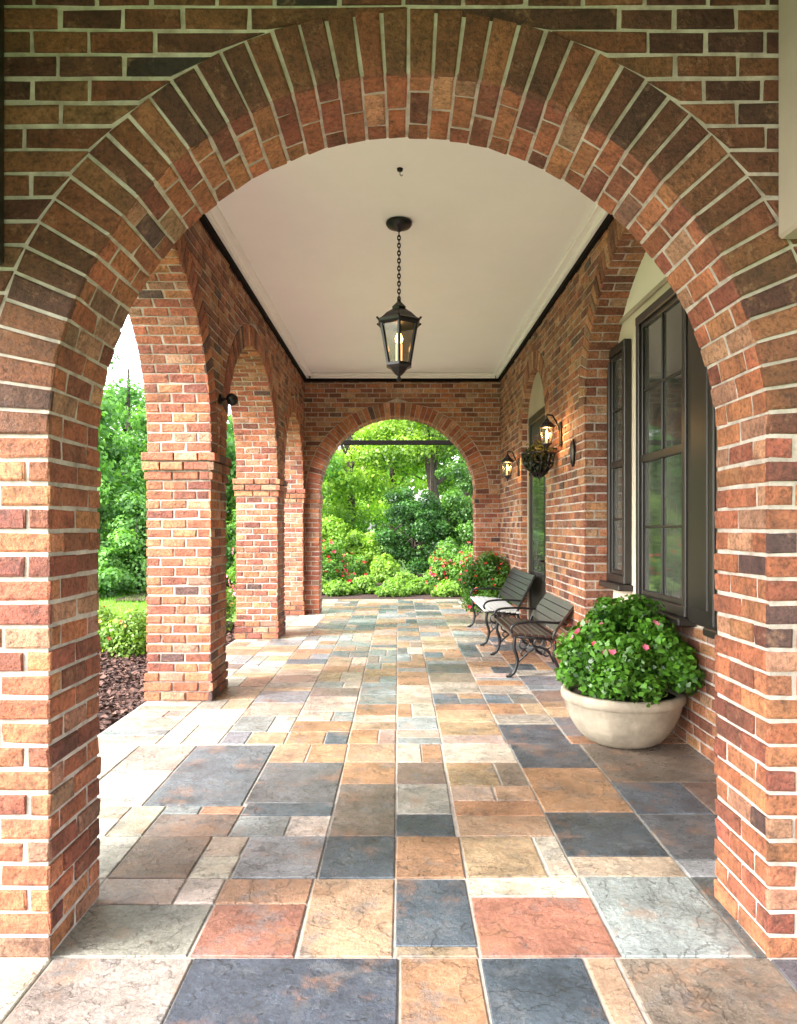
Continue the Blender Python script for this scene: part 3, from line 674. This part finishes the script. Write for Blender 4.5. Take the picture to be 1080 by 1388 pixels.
# ------------------------------------------------------------ lanterns
def cage(tp,c,w,h,nseg=6,light=3.0,bars=.018):
    cx,cy,cz=c; r=w/2
    f=MB([IRON]); zt=cz+h*.22; zb=cz-h*.30
    rot=math.pi/6
    rt,rb=r*.86,r*.52
    for k in range(nseg):
        a=2*math.pi*k/nseg+rot
        f.tube([(cx+rt*math.cos(a),cy+rt*math.sin(a),zt),(cx+rb*math.cos(a),cy+rb*math.sin(a),zb)],h*bars,6)
    f.lathe((cx,cy,zt),[(r*.7,-.04*h),(r*.9,-.035*h),(r*1.0,-.005*h),(r*1.03,.02*h),(r*.86,.05*h),(r*.6,.12*h),(r*.34,.17*h),(r*.3,.175*h),(r*.34,.2*h),(r*.2,.24*h),(r*.1,.27*h),(r*.08,.31*h)],nseg,smooth=False,rot=rot)
    f.lathe((cx,cy,zb),[(r*.04,-.22*h),(r*.12,-.19*h),(r*.06,-.15*h),(r*.2,-.12*h),(r*.42,-.05*h),(r*.62,-.025*h),(r*.62,.01*h),(r*.5,.02*h)],nseg,smooth=False,rot=rot)
    for k in range(nseg):
        a=2*math.pi*k/nseg+rot; f.tube([(cx+r*.98*math.cos(a),cy+r*.98*math.sin(a),zt+.01*h),(cx+r*1.1*math.cos(a),cy+r*1.1*math.sin(a),zt+.04*h)],h*.014,5)
    f.obj('frame',tp)
    gmb=MB([LG]); rt2,rb2=rt*.97,rb*.97
    for k in range(nseg):
        a=2*math.pi*k/nseg+rot; a2=2*math.pi*(k+1)/nseg+rot
        gmb.quad((cx+rb2*math.cos(a),cy+rb2*math.sin(a),zb),(cx+rb2*math.cos(a2),cy+rb2*math.sin(a2),zb),(cx+rt2*math.cos(a2),cy+rt2*math.sin(a2),zt-.01),(cx+rt2*math.cos(a),cy+rt2*math.sin(a),zt-.01))
    gmb.obj('glass',tp)
    b=MB([CAND,GLOW])
    b.lathe((cx,cy,zb),[(r*.14,.02*h),(r*.14,.26*h)],10,0); b.lathe((cx,cy,zb+.26*h),[(r*.06,0),(r*.15,.03*h),(r*.17,.07*h),(r*.1,.12*h),(r*.02,.17*h)],10,1)
    b.obj('light_bulb',tp)
    ld=bpy.data.lights.new('lamp_light','POINT'); ld.energy=light; ld.color=(1,.55,.22); ld.shadow_soft_size=.04
    lo=bpy.data.objects.new('lamp_light',ld); lo.location=Vector((cx,cy-r*.05,zb+.33*h))-Vector(tp['_o']); lo.parent=tp['obj']; col.objects.link(lo)
s_=237.; dL=1000/s_; zL=lambda y:H+(714-y)/s_*H
lx=.004
t=thing('hanging_lantern',(lx,dL*H,zL(515)),'black iron hanging lantern with glass panes and lit bulb','lantern')
c=MB([IRON]); c.lathe((lx,dL*H,CE*H-.075),[(.008,-.01),(.02,.0),(.045,.012),(.09,.03),(.105,.052),(.105,.066),(.1,.074)],28); c.obj('canopy',t)
ch=MB([IRON]); ztop=CE*H-.085; zbot=zL(408); nl=18; st_=(ztop-zbot)/nl
for k in range(nl):
    zc=ztop-st_*(k+.5); pts=[]
    for q in range(12):
        a=2*math.pi*q/12; u=.011*math.cos(a); w=st_*.68*math.sin(a)
        pts.append((lx+(u if k%2 else 0),dL*H+(0 if k%2 else u),zc+w))
    ch.tube(pts,.0055,6,closed=True)
ch.obj('chain',t)
cage(t,(lx,dL*H,zL(462)),.37,(515-408)/s_*H,6,2,.024)
def wall_lantern(xw,d,z,w,h,label,sgn=-1,light=3):
    y=d*H; t=thing('wall_lantern',(xw,y,z),label,'lantern','lanterns along the porch walls')
    m=MB([IRON]); m.box(min(xw,xw+sgn*.02),max(xw,xw+sgn*.02),y-.04,y+.04,z-.12,z+.12,0,.005)
    cx=xw+sgn*(w*.5+.06)
    m.tube([(xw+sgn*.015,y,z+.02),(xw+sgn*.05,y,z+.12),(xw+sgn*.09,y,z+h*.58),(cx,y,z+h*.6),(cx,y,z+h*.5)],.009,8)
    m.obj('bracket',t); cage(t,(cx,y,z),w,h,6,light,.014)
wall_lantern(XW*H-.01,7.1,1.57*H,.19,.36,'small black iron wall lantern glowing beside the door',light=26)
wall_lantern(XW*H-.01,5.25,1.66*H,.17,.32,'black iron wall lantern glowing on the brick pier',light=38)
t=thing('spotlight',(-1.07*H,4.42*H,1.76*H),'small black spotlight fixed to the brick pier','spotlight')
m=MB([IRON]); b0=V(-1.07*H,4.42*H,1.76*H)
m.box(b0.x,b0.x+.02,b0.y-.04,b0.y+.04,b0.z-.04,b0.z+.04,0,.004); m.tube([b0,b0+V(.09,0,.01)],.012,8); m.obj('bracket',t)
m=MB([IRON]); m.tube([b0+V(.07,.05,.03),b0+V(.10,-.02,.01),b0+V(.125,-.09,-.015)],[.03,.042,.048],14); m.obj('lamp_head',t)
bx,by,bz=XW*H-.2,5.4*H,1.50*H
t=thing('hanging_basket',(bx,by,bz-.2),'dark iron basket with trailing greenery on the wall','basket')
m=MB([IRON])
for k in range(12):
    a=2*math.pi*k/12; m.tube([(bx+.17*math.cos(a),by+.17*math.sin(a),bz+.05),(bx+.14*math.cos(a),by+.14*math.sin(a),bz-.08),(bx+.04*math.cos(a),by+.04*math.sin(a),bz-.19)],.007,5)
for r,z in ((.17,.05),(.15,-.05),(.09,-.15)):
    m.tube([(bx+r*math.cos(2*math.pi*k/20),by+r*math.sin(2*math.pi*k/20),bz+z) for k in range(20)],.009,5,closed=True)
m.tube([(XW*H-.01,by,bz+.1),(bx,by,bz+.12),(bx,by,bz+.05)],.009,6)
m.obj('basket_frame',t)
leaves('foliage',t,[(bx,by,bz+.03,.16),(bx-.04,by-.03,bz-.03,.13),(bx,by,bz-.1,.11)],1400,.045,(.008,.014,.006),(.05,.06,.02),maxx=XW*H-.02)
t=thing('wall_plaque',(XW*H-.02,4.88*H,1.5*H),'small oval dark iron plaque on the brick wall','plaque')
m=MB([IRON]); y=4.88*H; z=1.49*H
m.tube([(XW*H-.022,y+.05*math.cos(a),z+.12*math.sin(a)) for a in [2*math.pi*k/24 for k in range(24)]],.012,8,closed=True)
m.obj('rim',t)
m=MB([PLB]); vs=[(XW*H-.02,y,z)]+[(XW*H-.02,y+.048*math.cos(2*math.pi*k/24),z+.115*math.sin(2*math.pi*k/24)) for k in range(24)]
m.add(vs,[(0,k+1,(k+1)%24+1) for k in range(24)]); m.obj('face',t)
t=thing('pergola',(0,9.9*H,0),'dark timber beam on posts beyond the archway','pergola')
zb=H+(714-600)/101*H
m=MB([DKT]); m.box(-1.5*H,1.5*H,9.86*H,9.93*H,zb-.03*H,zb+.03*H,0,.006); m.obj('beam',t)
for sx in (-1.42,1.42):
    m=MB([DKT]); m.box(sx*H-.05,sx*H+.05,9.86*H+.005,9.93*H-.005,0,zb-.03*H,0,.006); m.obj('post',t)
# ------------------------------------------------------------ world, sun, camera
w=bpy.data.worlds.new('World'); scene.world=w; w.use_nodes=True; nt=w.node_tree
bg=nt.nodes['Background']; sky=nt.nodes.new('ShaderNodeTexSky'); sky.sky_type='NISHITA'; sky.sun_disc=False
sd=Vector((-.72,-.42,.60)).normalized()
sky.sun_elevation=math.asin(sd.z); sky.sun_rotation=math.atan2(sd.x,sd.y); sky.dust_density=3; sky.air_density=1.0
hs=nt.nodes.new('ShaderNodeHueSaturation'); hs.inputs['Saturation'].default_value=.3
nt.links.new(sky.outputs[0],hs.inputs['Color']); nt.links.new(hs.outputs[0],bg.inputs[0]); bg.inputs[1].default_value=1.3
sl=bpy.data.lights.new('sun','SUN'); sl.energy=5.0; sl.angle=math.radians(8); sl.color=(1,.97,.92)
so=bpy.data.objects.new('sun',sl); so.rotation_euler=(-sd).to_track_quat('-Z','Y').to_euler(); so.location=(-10,-5,12); col.objects.link(so)
cd=bpy.data.cameras.new('camera'); cam=bpy.data.objects.new('camera',cd); col.objects.link(cam)
cam.location=(0,0,H); cam.rotation_euler=(math.radians(90),0,0)
cd.sensor_fit='HORIZONTAL'; cd.sensor_width=36; cd.lens=36*1000/1080; cd.shift_y=20/1080; cd.clip_end=1000; cd.clip_start=.05
scene.camera=cam
scene.view_settings.view_transform='Standard'; scene.view_settings.look='None'; scene.view_settings.exposure=0
